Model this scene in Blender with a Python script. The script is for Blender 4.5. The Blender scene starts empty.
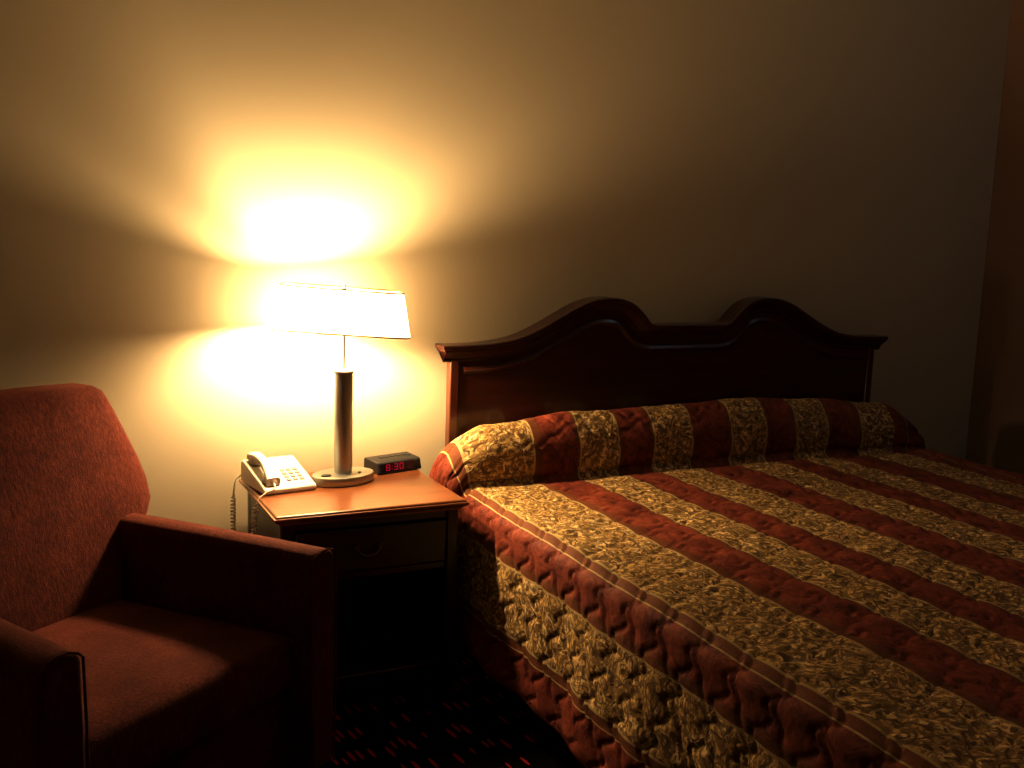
import bpy, bmesh, math, random
from mathutils import Vector, Matrix
random.seed(4)
scn = bpy.context.scene
COL = scn.collection
PI = math.pi

# ------------------------------------------------------------ helpers
def link(name, bm, mat, parent=None, smooth=True, bevel=0, seg=2, sub=0, angle=40):
    me = bpy.data.meshes.new(name)
    bmesh.ops.recalc_face_normals(bm, faces=bm.faces[:])
    bm.to_mesh(me); bm.free()
    if mat: me.materials.append(mat)
    o = bpy.data.objects.new(name, me); COL.objects.link(o)
    if parent: o.parent = parent
    if smooth:
        for p in me.polygons: p.use_smooth = True
    if bevel:
        m = o.modifiers.new('bevel', 'BEVEL'); m.width = bevel; m.segments = seg
        m.limit_method = 'ANGLE'; m.angle_limit = math.radians(30); m.harden_normals = False
    if sub:
        m = o.modifiers.new('sub', 'SUBSURF'); m.levels = sub; m.render_levels = sub
    if smooth and not sub:
        try:
            me.set_sharp_from_angle(angle=math.radians(angle))
        except Exception: pass
    return o

def tag(o, label=None, cat=None, group=None, kind=None):
    if label: o['label'] = label
    if cat: o['category'] = cat
    if group: o['group'] = group
    if kind: o['kind'] = kind
    return o

def empty(name, loc, rotz=0):
    o = bpy.data.objects.new(name, None); COL.objects.link(o)
    o.empty_display_size = .05
    o.location = loc; o.rotation_euler = (0, 0, rotz)
    return o

def box(bm, x0, x1, y0, y1, z0, z1):
    v = [bm.verts.new(p) for p in ((x0,y0,z0),(x1,y0,z0),(x1,y1,z0),(x0,y1,z0),(x0,y0,z1),(x1,y0,z1),(x1,y1,z1),(x0,y1,z1))]
    for f in ((0,3,2,1),(4,5,6,7),(0,1,5,4),(1,2,6,5),(2,3,7,6),(3,0,4,7)):
        bm.faces.new([v[i] for i in f])
    return v

def bxm(*a):
    bm = bmesh.new(); box(bm, *a); return bm

def prism(bm, bottom, top):
    """closed solid between two equal-length rings"""
    a = [bm.verts.new(p) for p in bottom]; b = [bm.verts.new(p) for p in top]
    n = len(a)
    for i in range(n):
        j = (i+1) % n
        bm.faces.new((a[i], a[j], b[j], b[i]))
    bm.faces.new(a[::-1]); bm.faces.new(b)
    return a, b

def rings(bm, rs, close_ends=True, closed=True):
    vs = [[bm.verts.new(p) for p in r] for r in rs]
    n = len(rs[0])
    for k in range(len(vs)-1):
        for i in range(n if closed else n-1):
            j = (i+1) % n
            bm.faces.new((vs[k][i], vs[k][j], vs[k+1][j], vs[k+1][i]))
    if close_ends:
        bm.faces.new(vs[0][::-1]); bm.faces.new(vs[-1])
    return vs

def lathe(bm, prof, n=32, cx=0, cy=0):
    rs = []
    for r, z in prof:
        rs.append([(cx+r*math.cos(2*PI*i/n), cy+r*math.sin(2*PI*i/n), z) for i in range(n)])
    rings(bm, rs)

def tube(bm, pts, r, n=8, cap=True, rfun=None):
    pts = [Vector(p) for p in pts]
    T = []
    for i in range(len(pts)):
        a = pts[max(i-1, 0)]; b = pts[min(i+1, len(pts)-1)]
        T.append((b-a).normalized())
    up = Vector((0, 0, 1)) if abs(T[0].z) < .9 else Vector((1, 0, 0))
    N = (up - T[0]*up.dot(T[0])).normalized()
    rs = []
    for i, p in enumerate(pts):
        N = (N - T[i]*N.dot(T[i])).normalized()
        B = T[i].cross(N)
        rr = rfun(i/(len(pts)-1)) if rfun else r
        rs.append([p + rr*(math.cos(2*PI*k/n)*N + math.sin(2*PI*k/n)*B) for k in range(n)])
    rings(bm, rs, close_ends=cap)

def catmull(P, n):
    """P list of tuples, n samples per span"""
    out = []
    Q = [Vector(p) for p in P]
    for i in range(len(Q)-1):
        p0 = Q[max(i-1, 0)]; p1 = Q[i]; p2 = Q[i+1]; p3 = Q[min(i+2, len(Q)-1)]
        for k in range(n):
            t = k/n
            out.append(.5*((2*p1)+(p2-p0)*t+(2*p0-5*p1+4*p2-p3)*t*t+(3*p1-p0-3*p2+p3)*t**3))
    out.append(Q[-1])
    return out

def sstep(a, b, x):
    t = min(1, max(0, (x-a)/(b-a))); return t*t*(3-2*t)

# ------------------------------------------------------------ materials
class NT:
    def __init__(s, name):
        s.m = bpy.data.materials.new(name); s.m.use_nodes = True
        s.t = s.m.node_tree; s.n = s.t.nodes; s.b = s.n['Principled BSDF']
    def add(s, ty, **k):
        n = s.n.new(ty)
        for a, v in k.items():
            if a.startswith('i_'): n.inputs[a[2:].replace('_', ' ')].default_value = v
            else: setattr(n, a, v)
        return n
    def l(s, a, b): s.t.links.new(a, b)
    def math(s, op, a, b=None, c=None, clamp=False):
        n = s.n.new('ShaderNodeMath'); n.operation = op; n.use_clamp = clamp
        for i, v in enumerate((a, b, c)):
            if v is None: continue
            if isinstance(v, (int, float)): n.inputs[i].default_value = v
            else: s.l(v, n.inputs[i])
        return n.outputs[0]
    def mix(s, f, a, b, bt='MIX'):
        n = s.n.new('ShaderNodeMix'); n.data_type = 'RGBA'; n.blend_type = bt
        for i, v in ((0, f), (6, a), (7, b)):
            if isinstance(v, (int, float)): n.inputs[i].default_value = v
            elif isinstance(v, tuple): n.inputs[i].default_value = (*v, 1) if len(v) == 3 else v
            else: s.l(v, n.inputs[i])
        return n.outputs[2]
    def noise(s, scale, detail=3, rough=.5, vec=None, dist=0):
        n = s.add('ShaderNodeTexNoise'); n.inputs['Scale'].default_value = scale
        n.inputs['Detail'].default_value = detail; n.inputs['Roughness'].default_value = rough
        n.inputs['Distortion'].default_value = dist
        if vec is not None: s.l(vec, n.inputs['Vector'])
        return n.outputs['Fac']
    def obj(s, scale=(1, 1, 1)):
        tc = s.add('ShaderNodeTexCoord'); mp = s.add('ShaderNodeMapping'); mp.inputs['Scale'].default_value = scale
        s.l(tc.outputs['Object'], mp.inputs['Vector']); return mp.outputs[0]
    def ramp(s, f, stops):
        r = s.add('ShaderNodeValToRGB'); e = r.color_ramp.elements
        while len(e) > 1: e.remove(e[0])
        e[0].position = stops[0][0]; e[0].color = (*stops[0][1], 1)
        for p, c in stops[1:]:
            k = e.new(p); k.color = (*c, 1)
        s.l(f, r.inputs[0]); return r.outputs[0]
    def bump(s, h, strength=.3, dist=.002):
        b = s.add('ShaderNodeBump'); b.inputs['Strength'].default_value = strength; b.inputs['Distance'].default_value = dist
        s.l(h, b.inputs['Height']); s.l(b.outputs[0], s.b.inputs['Normal'])
    def col(s, v):
        if isinstance(v, tuple): s.b.inputs['Base Color'].default_value = (*v, 1)
        else: s.l(v, s.b.inputs['Base Color'])
    def set(s, **k):
        for a, v in k.items(): s.b.inputs[a.replace('_', ' ')].default_value = v
        return s.m

def plain(name, c, rough=.5, metal=0, **k):
    t = NT(name); v = t.obj()
    n = t.noise(40, 2, .5, v)
    t.col(t.mix(t.math('MULTIPLY', n, .25), c, tuple(x*.75 for x in c)))
    t.set(Roughness=rough, Metallic=metal, **k)
    return t.m

def m_wall(name='wall_paint', c=(.60, .50, .355)):
    t = NT(name); v = t.obj()
    n = t.noise(1.3, 3, .5, v); f = t.noise(160, 3, .6, v)
    t.col(t.mix(n, tuple(x*.93 for x in c), c)); t.bump(f, .25, .0012)
    return t.set(Roughness=.75)
def m_wood(name, a, b, rough=.32, axis='x', coat=.3):
    t = NT(name)
    sc = {'x': (1.2, 14, 14), 'z': (14, 14, 1.2), 'y': (14, 1.2, 14)}[axis]
    v = t.obj(sc)
    n = t.noise(2.2, 5, .6, v, .6); fine = t.noise(9, 4, .7, v)
    f = t.math('ADD', t.math('MULTIPLY', n, .75), t.math('MULTIPLY', fine, .25))
    t.col(t.ramp(f, [(.3, a), (.5, tuple((x+y)/2 for x, y in zip(a, b))), (.68, b)]))
    t.bump(fine, .06, .001)
    t.set(Roughness=rough); t.b.inputs['Coat Weight'].default_value = coat; t.b.inputs['Coat Roughness'].default_value = .2
    return t.m
def m_chair():
    t = NT('rust_upholstery'); v = t.obj()
    a = t.noise(9, 4, .6, v); vs = t.obj((1, 1, .25)); b = t.noise(130, 3, .7, vs); c = t.noise(300, 2, .6, v)
    f = t.math('ADD', t.math('MULTIPLY', a, .4), t.math('MULTIPLY', b, .6))
    t.col(t.ramp(f, [(.32, (.036, .007, .005)), (.5, (.078, .017, .011)), (.66, (.13, .035, .021))]))
    t.bump(t.math('ADD', b, c), .6, .003)
    t.set(Roughness=.95); t.b.inputs['Sheen Weight'].default_value = .15; t.b.inputs['Sheen Tint'].default_value = (.9, .3, .18, 1)
    t.b.inputs['Specular IOR Level'].default_value = .15
    return t.m
def m_carpet():
    t = NT('patterned_carpet'); v = t.obj()
    mp = t.add('ShaderNodeMapping'); t.l(v, mp.inputs[0]); mp.inputs['Rotation'].default_value = (0, 0, -.12)
    w = t.add('ShaderNodeTexVoronoi', feature='F1'); w.inputs['Scale'].default_value = 9
    mp2 = t.add('ShaderNodeMapping'); t.l(mp.outputs[0], mp2.inputs[0]); mp2.inputs['Scale'].default_value = (4.2, .8, 1)
    t.l(mp2.outputs[0], w.inputs['Vector']); w.inputs['Randomness'].default_value = .35
    fl = t.math('LESS_THAN', w.outputs['Distance'], .24)
    n = t.noise(350, 2, .6, v)
    base = t.mix(n, (.002, .0015, .0015), (.005, .004, .004))
    t.col(t.mix(fl, base, (.34, .022, .016))); t.bump(n, .8, .004)
    t.b.inputs['Specular IOR Level'].default_value = .05
    return t.set(Roughness=1)

def m_quilt():
    t = NT('striped_brocade_quilt')
    uv = t.add('ShaderNodeUVMap', uv_map='quilt'); sep = t.add('ShaderNodeSeparateXYZ'); t.l(uv.outputs[0], sep.inputs[0])
    u = t.math('ABSOLUTE', sep.outputs[0])
    bands = [(.093, .261), (.415, .577), (.763, 1.0), (1.16, 1.365)]
    def band(a, b):
        return t.math('MULTIPLY', t.math('GREATER_THAN', u, a), t.math('LESS_THAN', u, b))
    gold = None; line = None
    wide = t.math('MULTIPLY', t.math('GREATER_THAN', sep.outputs[0], .945), t.math('LESS_THAN', sep.outputs[0], 1.04))
    for a, b in bands:
        g = band(a, b); gold = g if gold is None else t.math('MAXIMUM', gold, g)
        for e in (a, b):
            L = band(e-.0035, e+.0035); line = L if line is None else t.math('MAXIMUM', line, L)
    gold = t.math('SUBTRACT', gold, t.math('MULTIPLY', gold, wide)); line = t.math('SUBTRACT', line, t.math('MULTIPLY', line, wide))
    strip = None
    for a, b in ((1.0, 1.030), (.728, .763), (1.13, 1.16), (1.365, 1.395), (.577, .592), (.4, .415), (.261, .276), (.078, .093)):
        g = band(a, b); strip = g if strip is None else t.math('MAXIMUM', strip, g)
    for e in (1.030, 1.395):
        line = t.math('MAXIMUM', line, band(e-.002, e+.002))
    # scroll work: contour lines of warped noise
    V = uv.outputs[0]
    wn = t.add('ShaderNodeTexNoise'); wn.inputs['Scale'].default_value = 11; wn.inputs['Detail'].default_value = 1; t.l(V, wn.inputs['Vector'])
    sc = t.add('ShaderNodeVectorMath', operation='SCALE'); sc.inputs['Scale'].default_value = .16
    sub = t.add('ShaderNodeVectorMath', operation='SUBTRACT'); t.l(wn.outputs['Color'], sub.inputs[0]); sub.inputs[1].default_value = (.5, .5, .5)
    t.l(sub.outputs[0], sc.inputs[0])
    ad = t.add('ShaderNodeVectorMath', operation='ADD'); t.l(V, ad.inputs[0]); t.l(sc.outputs[0], ad.inputs[1])
    vo = t.add('ShaderNodeTexVoronoi', feature='SMOOTH_F1'); vo.inputs['Scale'].default_value = 13; vo.inputs['Smoothness'].default_value = .25; t.l(ad.outputs[0], vo.inputs['Vector'])
    n1 = t.math('ADD', t.math('MULTIPLY', vo.outputs['Distance'], .9), t.math('MULTIPLY', t.noise(20, 1, .4, V, .6), .55))
    def contour(n, k, w0, w1):
        f = t.math('ABSOLUTE', t.math('SUBTRACT', t.math('FRACT', t.math('MULTIPLY', n, k)), .5))
        mr = t.add('ShaderNodeMapRange', interpolation_type='SMOOTHSTEP'); t.l(f, mr.inputs[0])
        mr.inputs[1].default_value = w0; mr.inputs[2].default_value = w1; mr.inputs[3].default_value = 1; mr.inputs[4].default_value = 0
        return mr.outputs[0]
    c1 = t.math('MULTIPLY', contour(n1, 4.2, .12, .22), t.math('GREATER_THAN', t.noise(32, 1, .4, V), .43))
    n2 = t.noise(36, 1, .4, ad.outputs[0], .6); c2 = contour(n2, 3.4, .09, .20)
    blot = t.math('GREATER_THAN', t.noise(60, 2, .5, V), .52)
    scroll = t.math('MAXIMUM', c1, t.math('MULTIPLY', t.math('MAXIMUM', c2, blot), .75), clamp=True)
    big = t.noise(6, 2, .5, V)
    gcol = t.mix(big, (.66, .43, .17), (.55, .37, .16))
    gcol = t.mix(t.math('GREATER_THAN', n2, .60), gcol, (.85, .63, .33))
    gcol = t.mix(t.math('MULTIPLY', scroll, .86), gcol, (.085, .038, .014))
    # red damask
    mp = t.add('ShaderNodeMapping'); t.l(ad.outputs[0], mp.inputs[0]); mp.inputs['Scale'].default_value = (2.2, 1, 1)
    r1 = t.noise(26, 4, .65, mp.outputs[0], 1.0); r2 = t.noise(9, 2, .5, V)
    rf = t.math('ADD', t.math('MULTIPLY', r1, .6), t.math('MULTIPLY', r2, .4))
    rcol = t.ramp(rf, [(.34, (.060, .015, .010)), (.47, (.19, .042, .024)), (.60, (.29, .075, .038)), (.72, (.31, .13, .07))])
    c = t.mix(gold, rcol, gcol)
    c = t.mix(t.math('MULTIPLY', strip, .7), c, (.17, .070, .028))
    c = t.mix(t.math('MULTIPLY', line, .9), c, (.50, .38, .19))
    t.col(c)
    th = t.noise(900, 2, .6, V); wr = t.noise(38, 3, .6, V)
    h = t.math('ADD', t.math('MULTIPLY', wr, 1.6), t.math('MULTIPLY', th, .25))
    h = t.math('SUBTRACT', h, t.math('MULTIPLY', t.math('MULTIPLY', scroll, gold), .25))
    t.bump(h, .55, .004)
    t.set(Roughness=.7)
    t.b.inputs['Specular IOR Level'].default_value = .2
    return t.m

def m_shade():
    t = NT('lamp_shade_fabric'); t.col((.92, .86, .74)); t.set(Roughness=.9)
    tr = t.add('ShaderNodeBsdfTranslucent'); tr.inputs[0].default_value = (.98, .88, .66, 1)
    mx = t.add('ShaderNodeMixShader'); mx.inputs[0].default_value = .8
    out = t.n['Material Output']; t.l(t.b.outputs[0], mx.inputs[1]); t.l(tr.outputs[0], mx.inputs[2])
    tp = t.add('ShaderNodeBsdfTransparent'); m2 = t.add('ShaderNodeMixShader'); m2.inputs[0].default_value = .12; t.l(mx.outputs[0], m2.inputs[1]); t.l(tp.outputs[0], m2.inputs[2]); t.l(m2.outputs[0], out.inputs[0])
    w = t.noise(400, 2, .5, t.obj()); t.bump(w, .1, .0005)
    return t.m
def m_emit(name, c, s):
    m = bpy.data.materials.new(name); m.use_nodes = True; n = m.node_tree.nodes; n.remove(n['Principled BSDF'])
    e = n.new('ShaderNodeEmission'); e.inputs[0].default_value = (*c, 1); e.inputs[1].default_value = s
    m.node_tree.links.new(e.outputs[0], n['Material Output'].inputs[0]); return m

BULB = 1850
LC = (1.0, .74, .40)
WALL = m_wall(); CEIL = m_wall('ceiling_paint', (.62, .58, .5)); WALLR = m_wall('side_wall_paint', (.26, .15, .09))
CARPET = m_carpet(); QUILT = m_quilt(); CH = m_chair()
HB = m_wood('cherry_headboard', (.026, .005, .003), (.070, .015, .008), .28, 'x', .5)
HBZ = m_wood('cherry_post', (.05, .010, .004), (.11, .027, .011), .28, 'z', .5)
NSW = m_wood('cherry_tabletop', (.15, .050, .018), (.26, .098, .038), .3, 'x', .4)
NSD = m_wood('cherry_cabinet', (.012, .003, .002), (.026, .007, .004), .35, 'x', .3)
TRIM = plain('trim_paint', (.45, .36, .26), .5)
STEEL = plain('brushed_nickel', (.50, .53, .53), .36, 1.0)
STEEL2 = plain('nickel_base', (.50, .48, .43), .42, .8)
BRASS = plain('antique_brass', (.16, .11, .05), .35, 1.0)
WHITE = plain('ivory_plastic', (.88, .84, .74), .35)
GREYP = plain('grey_plastic', (.30, .28, .24), .45)
BLACK = plain('black_plastic', (.022, .021, .022), .35)
DISP = plain('dark_display_glass', (.012, .008, .01), .1)
FEET = plain('dark_stained_foot', (.03, .015, .01), .5)
TICK = plain('mattress_ticking', (.6, .58, .52), .9)
SHADE = m_shade()
RED = m_emit('red_led', (1, .02, .08), .42)
GLOW = m_emit('lit_bulb', LC, BULB)

# ------------------------------------------------------------ room
XR, XL, YF, ZC = 3.55, -2.3, -4.9, 2.8
def struct(name, bm, m):
    o = link(name, bm, m, smooth=False); o['kind'] = 'structure'; return o
struct('floor', bxm(XL-.1, XR+.1, YF-.1, .1, -.1, 0), CARPET)
struct('ceiling', bxm(XL-.1, XR+.1, YF-.1, .1, ZC, ZC+.1), CEIL)
struct('wall_back', bxm(XL-.1, XR+.1, 0, .1, 0, ZC), WALL)
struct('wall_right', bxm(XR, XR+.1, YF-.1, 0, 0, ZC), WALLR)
struct('wall_left', bxm(XL-.1, XL, YF-.1, 0, 0, ZC), WALL)
struct('wall_front', bxm(XL, XR, YF-.1, YF, 0, ZC), WALL)
def baseboard(name, a, b, inward):
    bm = bmesh.new(); sec = [(0, 0), (.014, 0), (.014, .075), (.009, .09), (0, .095)]
    a = Vector(a); b = Vector(b); n = Vector(inward)
    prism(bm, [a+n*d+Vector((0, 0, z)) for d, z in sec], [b+n*d+Vector((0, 0, z)) for d, z in sec])
    return struct(name, bm, TRIM)
baseboard('baseboard_back', (XL, 0, 0), (XR, 0, 0), (0, -1, 0))
baseboard('baseboard_right', (XR, 0, 0), (XR, YF, 0), (-1, 0, 0))

# ------------------------------------------------------------ headboard
XC = 1.752
hb = tag(empty('headboard', (XC, -.10, 0)), 'dark cherry wood headboard with two arched humps standing against wall behind bed', 'headboard')
half = [(1.04, 1.108), (.95, 1.109), (.85, 1.114), (.75, 1.132), (.66, 1.168), (.58, 1.209), (.505, 1.247), (.44, 1.268), (.375, 1.275), (.315, 1.269), (.262, 1.248), (.218, 1.212), (.188, 1.180), (.163, 1.171)]
L = [(-x, z) for x, z in half]
left = [(p.x, p.y) for p in catmull([(a, b, 0) for a, b in L], 5)]
prof = left + [(-.1, 1.171), (0, 1.171), (.1, 1.171)] + [(-x, z) for x, z in left[::-1]]
def offset(prof, d):
    out = []
    for i, (x, z) in enumerate(prof):
        a = prof[max(i-1, 0)]; b = prof[min(i+1, len(prof)-1)]
        tx, tz = b[0]-a[0], b[1]-a[1]; l = math.hypot(tx, tz)
        nx, nz = -tz/l, tx/l
        out.append((x-nx*d, z-nz*d))
    return out
PF = -.03   # panel front plane, local y (world -.13)
sec = [(.045, .0), (-.036, .0), (-.040, .004), (-.040, .013), (-.034, .017), (-.034, .023), (-.026, .029), (-.014, .042), (-.007, .048), (-.007, .056), (.0, .062)]
rs = []
N = len(prof)
offs = [offset(prof, d) for _, d in sec]
for i in range(N):
    ring = []
    for k, (yy, d) in enumerate(sec):
        x, z = offs[k][i]
        pr = max(0, -yy) if yy < .01 else .040
        if i == 0: x = -1.000-pr; z = prof[0][1]-d
        if i == N-1: x = 1.000+pr; z = prof[-1][1]-d
        ring.append((x, PF+yy, z))
    rs.append(ring)
def ret(i, sgn):
    ring = []
    for k, (yy, d) in enumerate(sec):
        pr = max(0, -yy) if yy < .01 else .040
        ring.append((sgn*(1.000+pr), PF+.045, prof[i][1]-d))
    return ring
rs = [ret(0, -1)] + rs + [ret(N-1, 1)]
bm = bmesh.new(); rings(bm, rs)
link('cornice', bm, HB, hb, angle=25)
# panel
bm = bmesh.new()
top = [p for p in offset(prof, .055) if -.985 < p[0] < .985]
pan = [(-.99, .25)] + [(-.99, top[0][1])] + top + [(.99, top[-1][1])] + [(.99, .25)]
prism(bm, [(x, PF, z) for x, z in pan], [(x, .002, z) for x, z in pan])
link('panel', bm, HB, hb, angle=30)
for s in (-1, 1):
    bm = bmesh.new(); box(bm, s*1.000, s*.967, PF-.006, .004, 0, 1.052)
    link('post', bm, HBZ, hb, bevel=.004)
# raised bead following the arches
b1 = [p for p in offset(prof, .098) if abs(p[0]) < .96]
def beadring(i):
    x, z = b1[i]; a = b1[max(i-1, 0)]; b = b1[min(i+1, len(b1)-1)]
    tx, tz = b[0]-a[0], b[1]-a[1]; l = math.hypot(tx, tz); nx, nz = -tz/l, tx/l
    return [(x+nx*d, PF+y, z+nz*d) for d, y in ((.016, .004), (.014, -.006), (.004, -.010), (-.008, -.004), (-.012, .004))]
bm = bmesh.new(); rings(bm, [beadring(i) for i in range(len(b1))]); link('bead_molding', bm, HB, hb)

# ------------------------------------------------------------ bed
BX0, BX1, YB, YFT = XC-.965, XC+.965, -.20, -2.40
bf = tag(empty('bed_base', (XC, -1.3, 0)), 'low box base on short legs under the bed', 'bed base')
def roundbox(x0, x1, y0, y1, z0, z1): return bxm(x0, x1, y0, y1, z0, z1)
link('box_spring', roundbox(-.96, 1.05, -1.08, 1.08, .14, .33), TICK, bf, bevel=.03, seg=3)
for sx in (-.85, .85):
    for sy in (-.95, .95):
        bm = bmesh.new(); lathe(bm, [(.022, 0), (.028, .01), (.028, .14)], 16, sx, sy); link('leg', bm, FEET, bf)
mt = link('mattress', roundbox(-.965, 1.055, -1.09, 1.09, 0, .275), TICK, None, bevel=.04, seg=3)
mt.location = (XC, -1.3, .335); tag(mt, 'thick king mattress lying under the striped bedspread', 'mattress')

# bedspread
ZT = .64
vprof = [(-.172, .06), (-.170, .12), (-.174, .17), (-.19, .205), (-.22, .222), (-.255, .222), (-.29, .200), (-.318, .158), (-.333, .105), (-.332, .055), (-.322, .018), (-.338, .004), (-.38, .0), (-.46, .0)]
vp = [(p.x, p.y) for p in catmull([(a, b, 0) for a, b in vprof], 7)]
y = -.46
while y > -2.36:
    y -= .0075; vp.append((y, 0))
# foot roll-over
for k in range(1, 13):
    a = k/12*PI/2; vp.append((y-.07*math.sin(a), -.07*(1-math.cos(a))))
yl, zl = vp[-1]
for k in range(1, 36): vp.append((yl-.008*math.sin(k*.08), zl-.012*k))
arc = [0]
for a, b in zip(vp, vp[1:]): arc.append(arc[-1]+math.hypot(a[0]-b[0], a[1]-b[1]))
NU = 420; UM = 1.533
us = [-UM+(2*UM+.10)*i/NU for i in range(NU+1)]
U0, RR = .985, .06
def cross(u, foot, v):
    a = abs(u); s = 1 if u > 0 else -1
    U0 = 1.095 if u > 0 else .985
    if a < U0: return s*a, 0.0, 0
    arcq = RR*PI/2; d = a-U0
    if d < arcq:
        t = d/RR; return s*(U0+RR*math.sin(t)), -RR*(1-math.cos(t)), t/(PI/2)
    h = d-arcq
    flare = .05*h + .012*math.sin(v*9.0+.6)*min(1, h/.3) + .006*math.sin(v*23+1)*min(1, h/.3)
    return s*(U0+RR+flare), -RR-h*.995, 1
def tri(x):
    f = x-math.floor(x); return 4*abs(f-.5)-1
def quilt(u, v):
    a = abs(u)/.150; b = v/.135
    jog = .13*math.sin(2*PI*(2*a))
    h = 1e9
    for k, c in enumerate((b+.5*a*2*.5+jog, b-.5*a+.3*jog)):
        f = c-math.floor(c); q = min(f, 1-f) + (.0 if k == 0 else .012)
        h = min(h, q)
    crease = math.exp(-(h/.035)**2)
    return -crease + .8*min(1, h/.35)**.6
bm = bmesh.new(); uvl = None
grid = []; uvs = {}
rnd = random.Random(2)
for j, (y, hz) in enumerate(vp):
    row = []
    v = arc[j]
    pill = y > -.345 and hz >= 0 and j < 100
    for u in us:
        x, dz, side = cross(u, 0, v)
        a = abs(u) - (.05 if u > .2 else 0)
        z = ZT + dz
        yy = y
        if hz > 0:
            g = 1 - .16*sstep(.55, .90, a) - .45*sstep(.90, 1.10, a) - .39*sstep(1.02, 1.32, a)
            # softness of the two pillows meeting in the middle
            g *= 1 - .04*math.exp(-(a/.10)**2) + .03*math.sin(u*5.3+.7)
            z += hz*g*1.0
            e = math.exp(-((a-1.11)/.12)**2) * min(1, hz/.15)
            x += math.copysign(.045*e, u) if u < 0 else .02*e
            # front of the pillow pushes the spread forward less near the ends
            yy = y + .03*sstep(.9, 1.1, a)*min(1, hz/.1)*sstep(-.20, -.28, y)
        UE = 1.095 if u > 0 else .985
        if hz < 0: z += hz*(1 if abs(u) < UE else max(0, 1-(abs(u)-UE)/.3))
        if -.46 < y and y <= -.322 and hz < .06: z -= .012*math.exp(-((y+.345)/.02)**2)
        crown = .012*math.cos(min(1, a/1.0)*PI/2)*(1 if y < -.4 else 0.6)
        z += crown + .004*math.sin(u*7+v*5)*math.sin(v*6.1+u*2)
        if hz < 0 and side == 1: pass
        z = max(z, .035)
        row.append([1.757+x, yy, z])
    grid.append(row)
# displacement along numeric normal
V = []
nj, ni = len(grid), len(us)
G = [[Vector(p) for p in r] for r in grid]
for j in range(nj):
    r = []
    for i in range(ni):
        tu = G[j][min(i+1, ni-1)]-G[j][max(i-1, 0)]; tv = G[min(j+1, nj-1)][i]-G[max(j-1, 0)][i]
        n = tu.cross(tv); n = -n.normalized() if n.length > 0 else Vector((0, 0, 1))
        a = abs(us[i])
        if n.z < 0 and a < .9 and False: n = -n
        amp = .0058 + .0024*sstep(.98, 1.08, a)
        amp *= .9 if vp[j][1] > .02 else 1
        edge = min(1, abs(UM+(.10 if us[i] > 0 else 0)-a)/.02)
        r.append(bm.verts.new(G[j][i] + n*quilt(us[i], arc[j])*amp*edge))
    V.append(r)
uvlay = bm.loops.layers.uv.new('quilt')
for j in range(nj-1):
    for i in range(ni-1):
        f = bm.faces.new((V[j][i], V[j][i+1], V[j+1][i+1], V[j+1][i]))
        for lp, (jj, ii) in zip(f.loops, ((j, i), (j, i+1), (j+1, i+1), (j+1, i))):
            lp[uvlay].uv = (us[ii], arc[jj])
bs = link('bedspread', bm, QUILT, None, angle=180)
sm = bs.modifiers.new('thick', 'SOLIDIFY'); sm.thickness = .006; sm.offset = -1
tag(bs, 'quilted bedspread with wide brick red and scrolled gold stripes drawn over bed and pillows', 'bedspread')

# ------------------------------------------------------------ nightstand
NX0, NX1, NY0, NY1, NZ = .033, .650, -.56, -.045, .665
W = (NX1-NX0); cxn = (NX0+NX1)/2
ns = tag(empty('nightstand', (cxn, -.30, 0)), 'cherry wood nightstand with one drawer and open shelf between armchair and bed', 'nightstand')
def nb(name, x0, x1, y0, y1, z0, z1, m, par=ns, bev=.003): return link(name, bxm(x0-cxn, x1-cxn, y0+.30, y1+.30, z0, z1), m, par, bevel=bev)
# top with ogee edge
bm = bmesh.new()
lev = [(.018, .632), (.018, .638), (.008, .643), (.002, .648), (0, .652), (0, .657), (.005, .658), (.008, .663), (.012, .665)]
rs = []
for d, z in lev:
    x0, x1, y0, y1 = NX0-cxn+d, NX1-cxn-d, NY0+.30+d, NY1+.30-d*.2
    rs.append([(x0, y0, z), (x1, y0, z), (x1, y1, z), (x0, y1, z)])
rings(bm, rs); link('tabletop', bm, NSW, ns, angle=20)
bx0, bx1, by0, by1 = NX0+.028, NX1-.028, NY0+.03, NY1-.01
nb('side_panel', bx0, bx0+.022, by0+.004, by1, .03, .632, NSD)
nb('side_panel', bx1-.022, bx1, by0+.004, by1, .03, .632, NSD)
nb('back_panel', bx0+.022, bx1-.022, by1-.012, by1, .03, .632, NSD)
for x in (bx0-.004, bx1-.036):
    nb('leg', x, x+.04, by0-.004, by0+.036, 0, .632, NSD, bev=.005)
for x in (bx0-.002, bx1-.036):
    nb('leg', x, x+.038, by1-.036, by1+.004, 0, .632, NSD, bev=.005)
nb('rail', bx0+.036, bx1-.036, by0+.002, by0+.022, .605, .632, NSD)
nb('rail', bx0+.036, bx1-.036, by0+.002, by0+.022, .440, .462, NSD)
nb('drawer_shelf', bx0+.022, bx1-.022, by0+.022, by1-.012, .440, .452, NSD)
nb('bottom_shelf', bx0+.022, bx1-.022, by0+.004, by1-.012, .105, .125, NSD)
# apron scalloped under the lower shelf
bm = bmesh.new(); pts = []
xa, xb = bx0+.036-cxn, bx1-.036-cxn
pts = [(xa, .105), (xb, .105), (xb, .05)]
for k in range(21):
    t = k/20; pts.append((xb+(xa-xb)*t, .05+.035*math.sin(PI*t)**.6))
pts.append((xa, .05))
pts2 = [p for i, p in enumerate(pts) if i == 0 or p != pts[i-1]]
prism(bm, [(x, by0+.306, z) for x, z in pts2[:-1]], [(x, by0+.322, z) for x, z in pts2[:-1]])
link('apron', bm, NSD, ns)
dr = nb('drawer', bx0+.040, bx1-.040, by0-.012, by0+.35, .466, .602, NSD, bev=.005)
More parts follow.
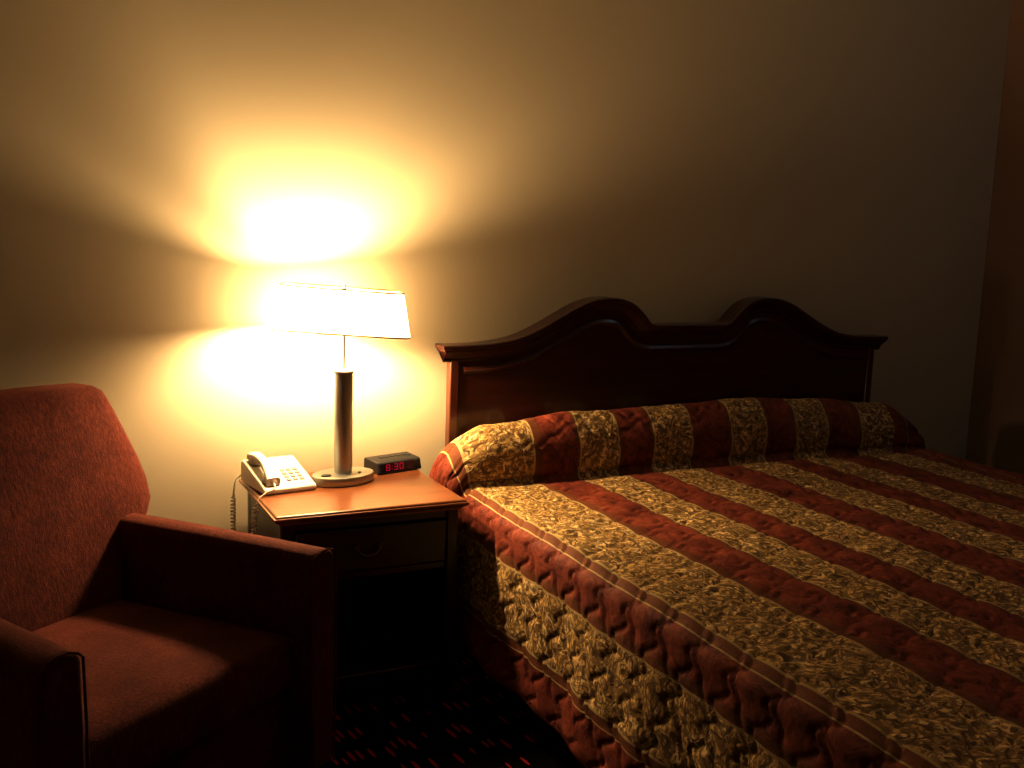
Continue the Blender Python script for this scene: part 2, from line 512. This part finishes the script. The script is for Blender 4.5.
# brass bail pull
hx = .322-cxn
for s in (-1, 1):
    bm = bmesh.new(); tube(bm, [(hx+s*.036, by0+.29, .545), (hx+s*.036, by0+.278, .545)], .009, 14)
    link('handle_rosette', bm, BRASS, dr)
bm = bmesh.new(); P = []
for k in range(17):
    a = PI*k/16; P.append((hx+.036*math.cos(a), by0+.274-.006*math.sin(a), .545-.026*math.sin(a)))
tube(bm, P, .003, 8); link('handle', bm, BRASS, dr)

# ------------------------------------------------------------ lamp
LX, LY = .344, -.205
lamp = tag(empty('table_lamp', (LX, LY, NZ)), 'lit table lamp with brushed metal column and wide shallow white shade on nightstand', 'lamp')
def sell(a, b, n, k, e=2.6):
    out = []
    for i in range(n):
        t = 2*PI*i/n; c, s = math.cos(t), math.sin(t)
        out.append((math.copysign(a*abs(c)**(2/e), c), math.copysign(b*abs(s)**(2/e), s)))
    return out
bm = bmesh.new()
BA = -.07
rs = []
for (sc, z) in ((.97, 0), (1, .003), (1, .020), (.975, .025), (.93, .026)):
    rs.append([(x*sc*math.cos(.28)-y*sc*math.sin(.28), x*sc*math.sin(.28)+y*sc*math.cos(.28), z*1.15) for x, y in sell(.112, .078, 56, 0, 2.0)])
rings(bm, rs); link('base', bm, STEEL2, lamp)
bm = bmesh.new()
lathe(bm, [(.036, .026), (.036, .031), (.030, .033), (.030, .365), (.034, .367), (.034, .373), (.008, .377), (.0035, .382), (.0035, .46)], 40)
link('column', bm, STEEL, lamp)
bm = bmesh.new()
for k, (sc, z) in enumerate(((1, .026), (1, .029), (.8, .031))):
    pass
rings(bm, [[(-.066+x*sc, -.030+y*sc, z+.003) for x, y in sell(.017, .011, 24, 0, 2)] for sc, z in ((1, .026), (1, .030), (.8, .032))])
link('switch', bm, BLACK, lamp)
bm = bmesh.new(); lathe(bm, [(.006, .026), (.006, .036), (.003, .038)], 12, .050, -.020); link('switch', bm, STEEL, lamp)
# shade
SA = math.radians(-16)
ZB, ZTP = 1.158-NZ, 1.298-NZ
TILT = math.radians(3.2)
VD = Vector((.289, .957, 0))                      # the shade hangs a little crooked about this axis
SC = Vector((-.010, 0, (ZB+ZTP)/2+.010))
def shade_ring(a, b, z, n=72):
    out = []
    for x, y in sell(a, b, n, 0, 5):
        p = Vector((x*math.cos(SA)-y*math.sin(SA), x*math.sin(SA)+y*math.cos(SA), z-(ZB+ZTP)/2))
        out.append(SC + Matrix.Rotation(TILT, 3, VD) @ p)
    return out
def smp(k):
    t = k/6
    return shade_ring(.226-.030*t, .100-.016*t, ZB+(ZTP-ZB)*t)
bm = bmesh.new(); rings(bm, [smp(k) for k in range(7)], close_ends=False)
sh = link('lamp_shade', bm, SHADE, lamp)
for k in (0, 6):
    bm = bmesh.new(); r = smp(k); tube(bm, r+[r[0]], .0028, 6, cap=False); link('shade_rim', bm, BRASS, sh)
# harp, finial, sockets, bulbs
bm = bmesh.new(); P = []
for k in range(25):
    a = PI*k/24; P.append((.05*math.cos(a), 0, .47+.165*math.sin(a)**.7))
tube(bm, P, .0015, 6); link('harp', bm, STEEL, lamp)
bm = bmesh.new(); lathe(bm, [(.004, ZTP-.004), (.012, ZTP+.002), (.010, ZTP+.008), (.004, ZTP+.012), (.007, ZTP+.018), (.002, ZTP+.024)], 16)
link('finial', bm, STEEL, lamp)
bm = bmesh.new(); lathe(bm, [(.004, .455), (.004, .495), (.010, .50), (.012, .512), (.004, .516)], 20); link('socket_stem', bm, STEEL, lamp)
DX = Vector((math.cos(SA), math.sin(SA), 0))
for d, z0 in ((Vector((.010, .004, 0)), .512), (DX*-.128, .498)):
    bm = bmesh.new()
    lathe(bm, [(.010, z0), (.014, z0+.003), (.014, z0+.020), (.004, z0+.022)], 16, d.x, d.y)
    if d.length > .05: tube(bm, [Vector((0, 0, z0+.010)), d*.5+Vector((0, 0, z0-.004)), d+Vector((0, 0, z0+.006))], .005, 8)
    link('socket', bm, STEEL, lamp)
    bm = bmesh.new(); z = z0+.020
    lathe(bm, [(.011, z), (.015, z+.006), (.021, z+.020), (.024, z+.036), (.023, z+.050), (.016, z+.062), (.004, z+.067)], 24, d.x, d.y)
    link('bulb', bm, GLOW, lamp)

# ------------------------------------------------------------ telephone
ph = tag(empty('telephone', (.130, -.195, NZ)), 'ivory corded desk telephone with handset on left corner of nightstand', 'telephone')
PR = math.radians(9)
ph.rotation_euler = (0, 0, PR)
w2, d2 = .088, .105
bm = bmesh.new()
# side profile (y, z) wedge: front low, back high
pr = [(-d2, .002), (-d2, .016), (-d2+.006, .020), (d2-.035, .072), (d2-.015, .076), (d2, .066), (d2, .002)]
prism(bm, [(-w2, a, b) for a, b in pr], [(w2, a, b) for a, b in pr])
link('body', bm, WHITE, ph, bevel=.005, seg=3)
slope = (.072-.020)/(2*d2-.041)
def onp(y, h=0): return .020+slope*(y+d2-.006)+h
# keypad panel & keys
bm = bmesh.new()
prism(bm, [(-.012, -.085, onp(-.085, -.001)), (.078, -.085, onp(-.085, -.001)), (.078, .062, onp(.062, -.001)), (-.012, .062, onp(.062, -.001))],
      [(-.012, -.085, onp(-.085, .0015)), (.078, -.085, onp(-.085, .0015)), (.078, .062, onp(.062, .0015)), (-.012, .062, onp(.062, .0015))])
link('faceplate', bm, WHITE, ph)
for r in range(4):
    for c in range(3):
        x = .010+c*.022; yk = -.065+r*.020
        bm = bmesh.new()
        a = [(x-.007, yk-.006), (x+.007, yk-.006), (x+.007, yk+.006), (x-.007, yk+.006)]
        prism(bm, [(p, q, onp(q, .001)) for p, q in a], [(p*1.0, q, onp(q, .005)) for p, q in a])
        link('key', bm, GREYP, ph, bevel=.0012)
# cradle wells
for yk in (-.068, .058):
    bm = bmesh.new(); rings(bm, [[(-.052+x*s, yk+yy*s, onp(yk+yy*s, h)) for x, yy in sell(.026, .024, 24, 0, 3)] for s, h in ((1, -.002), (1, .003), (.8, .003), (.7, .0005))])
    link('cradle', bm, GREYP, ph)
# handset: arched grip with two cups
hs = bmesh.new(); P = []
for k in range(25):
    t = k/24; yk = -.088+t*.166
    P.append((yk, onp(yk, .014+.022*math.sin(PI*t)), t))
rs = []
for yk, z, t in P:
    wdt = .024 - .009*math.sin(PI*t)**.7; hgt = .014 - .003*math.sin(PI*t)
    rs.append([(-.052+x, yk, z+q) for x, q in sell(wdt, hgt, 20, 0, 3.2)])
rings(hs, rs)
ho = link('handset', hs, WHITE, ph, bevel=0)
for yk in (-.068, .058):
    bm = bmesh.new(); z = onp(yk)
    rings(bm, [[(-.052+math.cos(2*PI*i/24)*r, yk+math.sin(2*PI*i/24)*r, z+h+.25*math.sin(2*PI*i/24)*r) for i in range(24)] for r, h in ((.020, .003), (.023, .006), (.024, .016), (.02, .024))])
    link('handset_cup', bm, WHITE, ho)
# coiled cord: leaves the handset, loops down past the table edge, comes back to the body
def cordpath():
    base = [(-.052, -.092, onp(-.09, .012)), (-.056, -.108, .022), (-.085, -.112, .012), (-.112, -.112, -.010), (-.122, -.112, -.05), (-.124, -.105, -.12), (-.126, -.09, -.20), (-.128, -.05, -.275), (-.128, 0, -.30),
            (-.126, .05, -.27), (-.124, .075, -.19), (-.122, .082, -.10), (-.120, .085, -.04), (-.114, .085, .006), (-.104, .085, .022), (-.088, .092, .024)]
    return catmull(base, 26)
P = cordpath(); L = [0]
for a, b in zip(P, P[1:]): L.append(L[-1]+(b-a).length)
tot = L[-1]
fine = []
import bisect
NS = 1900
for k in range(NS+1):
    s = tot*k/NS; i = min(max(bisect.bisect_right(L, s)-1, 0), len(P)-2)
    t = (s-L[i])/max(1e-9, L[i+1]-L[i]); p = P[i].lerp(P[i+1], t); d = (P[i+1]-P[i]).normalized()
    ax = Vector((0, 1, 0)); e1 = (ax-d*ax.dot(d)).normalized() if abs(d.y) < .95 else Vector((1, 0, 0)); e2 = d.cross(e1)
    amp = .0070*sstep(.085, .12, s)*sstep(.07, .10, tot-s)
    th = 2*PI*s/.0115
    fine.append(p+amp*(math.cos(th)*e1+math.sin(th)*e2))
bm = bmesh.new(); tube(bm, fine, .0027, 6); link('cord', bm, WHITE, ph)

# ------------------------------------------------------------ clock radio
CP = Vector((.555, -.098, NZ))
ck = tag(empty('clock_radio', CP, math.radians(15)), 'black digital clock radio with red digits beside lamp base', 'clock')
bm = bmesh.new()
pr = [(-.048, .001), (-.050, .008), (-.042, .038), (-.036, .042), (.040, .048), (.046, .042), (.046, .001)]
prism(bm, [(-.090, a, b) for a, b in pr], [(.090, a, b) for a, b in pr])
link('case', bm, BLACK, ck, bevel=.003, seg=2)
sl = math.atan2(.008, .030)
def fp(x, z, out): return (x, -.050+(z-.008)*math.tan(sl)-out, z)
bm = bmesh.new(); a = [(-.080, .010), (.060, .010), (.060, .036), (-.080, .036)]
prism(bm, [fp(x, z, -.001) for x, z in a], [fp(x, z, .001) for x, z in a]); dp = link('display', bm, DISP, ck)
SEG = {'8': 'abcdefg', '3': 'abcdg', '0': 'abcdef', '6': 'acdefg'}
bm = bmesh.new()
def segbox(x0, x1, z0, z1):
    a = [(x0, z0), (x1, z0), (x1, z1), (x0, z1)]
    prism(bm, [fp(x+.12*(z-.025), z, .0008) for x, z in a], [fp(x+.12*(z-.025), z, .0016) for x, z in a])
def digit(ch, x, z0=.0125, w=.0165, h=.021, t=.003):
    q = {'a': (x, x+w, z0+h-t, z0+h), 'g': (x, x+w, z0+h/2-t/2, z0+h/2+t/2), 'd': (x, x+w, z0, z0+t), 'f': (x, x+t, z0+h/2, z0+h), 'e': (x, x+t, z0, z0+h/2),
         'b': (x+w-t, x+w, z0+h/2, z0+h), 'c': (x+w-t, x+w, z0, z0+h/2)}
    for s in SEG[ch]: segbox(*q[s])
digit('8', -.058); segbox(-.035, -.032, .017, .020); segbox(-.035, -.032, .026, .029); digit('3', -.025); digit('0', -.002)
link('digits', bm, RED, dp)
for k in range(5):
    bm = bmesh.new(); x = -.05+k*.024
    box(bm, x, x+.016, .005, .017, .043, .0480); link('button', bm, BLACK, ck, bevel=.001)
bm = bmesh.new(); lathe(bm, [(.008, .042), (.008, .0475), (.006, .049)], 16, .070, 0); link('dial', bm, BLACK, ck)

# ------------------------------------------------------------ armchair
ac = tag(empty('armchair', (-.689, -.517, 0), math.atan2(.6, .8)), 'rust red upholstered armchair with winged back and straight padded arms in left corner', 'armchair')
# local: x = s, y = -f
def arm(sg):
    bm = bmesh.new()
    inb, inf, ob, of = (.296, .322, .398, .412) if sg > 0 else (.262, .378, .365, .478)
    fb, ff = (-.02, .790) if sg > 0 else (-.02, .770)
    rs = []
    prof2 = [(0, .07), (0, .30), (0, .50), (0, .655), (.012, .668), (.035, .676), (.065, .676), (.088, .668), (1, .655), (1, .50), (1, .30), (1, .07)]
    nst = 14
    for k in range(nst+1):
        t = k/nst; f = fb+(ff-fb)*t
        i = inb+(inf-inb)*t; o = ob+(of-ob)*t
        ring = []
        for (d, z) in prof2:
            s = i if d == 0 else (o if d == 1 else i+(o-i)*d/.10)
            if z > .6: z = z - .012*(1-t) + .003*math.sin(PI*t)
            bul = .006*math.sin(PI*min(1, max(0, (z-.07)/.6)))
            s += (-bul if d == 0 else (bul if d == 1 else 0))
            ring.append((sg*s, -f, z))
        rs.append(ring)
    rings(bm, rs)
    o = link('armrest', bm, CH, ac, bevel=.014, seg=4)
    # welt cord round the front face
    fr = rs[-1]; P = [Vector(p)+Vector((0, -.001, 0)) for p in fr]
    b2 = bmesh.new(); tube(b2, P, .003, 8); link('piping', b2, CH, o)
for sg in (-1, 1): arm(sg)
# backrest
def backpos(s, z, dep): z -= .014*sstep(.7, 1.0, z); return (s, -(.16-.3*(z-.46))+dep, z)
out = [(.0, .40), (.278, .40), (.284, .461), (.31, .52), (.37, .60), (.435, .648), (.462, .690), (.463, .75), (.449, .82), (.428, .89), (.406, .96), (.388, 1.010), (.378, 1.030), (.355, 1.042), (.16, 1.050), (0, 1.052)]
bm = bmesh.new()
def outline(shr):
    R = []
    cz = .72
    full = out + [(-x, z) for x, z in out[-2:0:-1]]
    for x, z in full: R.append((x*(1-shr), cz+(z-cz)*(1-shr)))
    return R
lv = [(.55, -.012), (.30, -.010), (.14, -.006), (.05, .002), (.012, .014), (0, .032), (0, .11), (.02, .135), (.08, .145)]
rings(bm, [[backpos(x, z, d) for x, z in outline(sh_)] for sh_, d in lv])
link('backrest', bm, CH, ac, angle=80)
# seat cushion
bm = bmesh.new(); rs = []
n = 18
def seat_out(shr):
    R = []
    for k in range(n): # front edge left->right
        t = k/(n-1); R.append((-1+2*t, 1))
    for k in range(1, n): R.append((1, 1-k/(n-1)))
    for k in range(1, n): R.append((1-2*k/(n-1), 0))
    for k in range(1, n-1): R.append((-1, k/(n-1)))
    P = []
    for a, b in R:
        hw = (.278+.042*b) if a > 0 else (.262+.105*b); P.append((a*(hw-shr), -(.13+shr*.6+(.735-.13-shr*1.6)*b)))
    return P
for shr, z in ((.02, .295), (.004, .31), (0, .34), (0, .415), (.006, .437), (.022, .450), (.07, .458), (.14, .463), (.22, .466)):
    rs.append([(x, y, z) for x, y in seat_out(shr)])
rings(bm, rs); link('seat_cushion', bm, CH, ac, angle=70)
bm = bmesh.new(); prism(bm, [(-.37, -.715, .07), (.325, -.715, .07), (.27, 0, .07), (-.27, 0, .07)], [(-.37, -.715, .295), (.325, -.715, .295), (.27, 0, .295), (-.27, 0, .295)])
link('seat_base', bm, CH, ac, bevel=.01)
bm = bmesh.new(); prism(bm, [(-.375, -.03, .07), (.375, -.03, .07), (.375, .035, .07), (-.375, .035, .07)], [(-.375, -.06, .62), (.375, -.06, .62), (.375, .10, .62), (-.375, .10, .62)])
link('outer_back', bm, CH, ac, bevel=.015, seg=3)
for sx in (-.35, .35):
    for yy in (-.73, -.01):
        bm = bmesh.new(); lathe(bm, [(.018, 0), (.026, .07), (.026, .072)], 16, sx, yy); link('foot', bm, FEET, ac)

# ------------------------------------------------------------ light
def light(name, typ, loc, energy, color, size=.3, rot=None):
    d = bpy.data.lights.new(name, typ); d.energy = energy; d.color = color
    if typ == 'AREA': d.size = size
    elif typ == 'POINT': d.shadow_soft_size = size
    o = bpy.data.objects.new(name, d); COL.objects.link(o); o.location = loc
    if rot: o.rotation_euler = rot
    return o
light('cool_fill', 'POINT', (2.9, -1.7, 2.5), 3.0, (.62, .82, 1.0), .25)  # added cool fill, no fixture here; lifts the right end of the room
w = bpy.data.worlds.new('world'); scn.world = w; w.use_nodes = True
w.node_tree.nodes['Background'].inputs[0].default_value = (.5, .45, .4, 1); w.node_tree.nodes['Background'].inputs[1].default_value = .01

# ------------------------------------------------------------ camera
cam = bpy.data.cameras.new('camera'); co = bpy.data.objects.new('camera', cam); COL.objects.link(co)
yaw, pit, rol, f = .456, .150, .033, 1026.06
F = Vector((math.sin(yaw)*math.cos(pit), math.cos(yaw)*math.cos(pit), -math.sin(pit)))
R = Vector((math.cos(yaw), -math.sin(yaw), 0)); U = R.cross(F)
c, s = math.cos(rol), math.sin(rol)
R2 = c*R+s*U; U2 = -s*R+c*U
M = Matrix((R2, U2, -F)).transposed().to_4x4(); M.translation = Vector((-.629, -3.446, 1.517))
co.matrix_world = M
cam.sensor_width = 36; cam.lens = f*36/1024; cam.clip_start = .05
scn.camera = co
scn.view_settings.view_transform = 'Standard'; scn.view_settings.look = 'None'
scn.view_settings.exposure = .15; scn.view_settings.gamma = .78
scn.cycles.max_bounces = 8; scn.cycles.diffuse_bounces = 3
scn.cycles.sample_clamp_indirect = 4
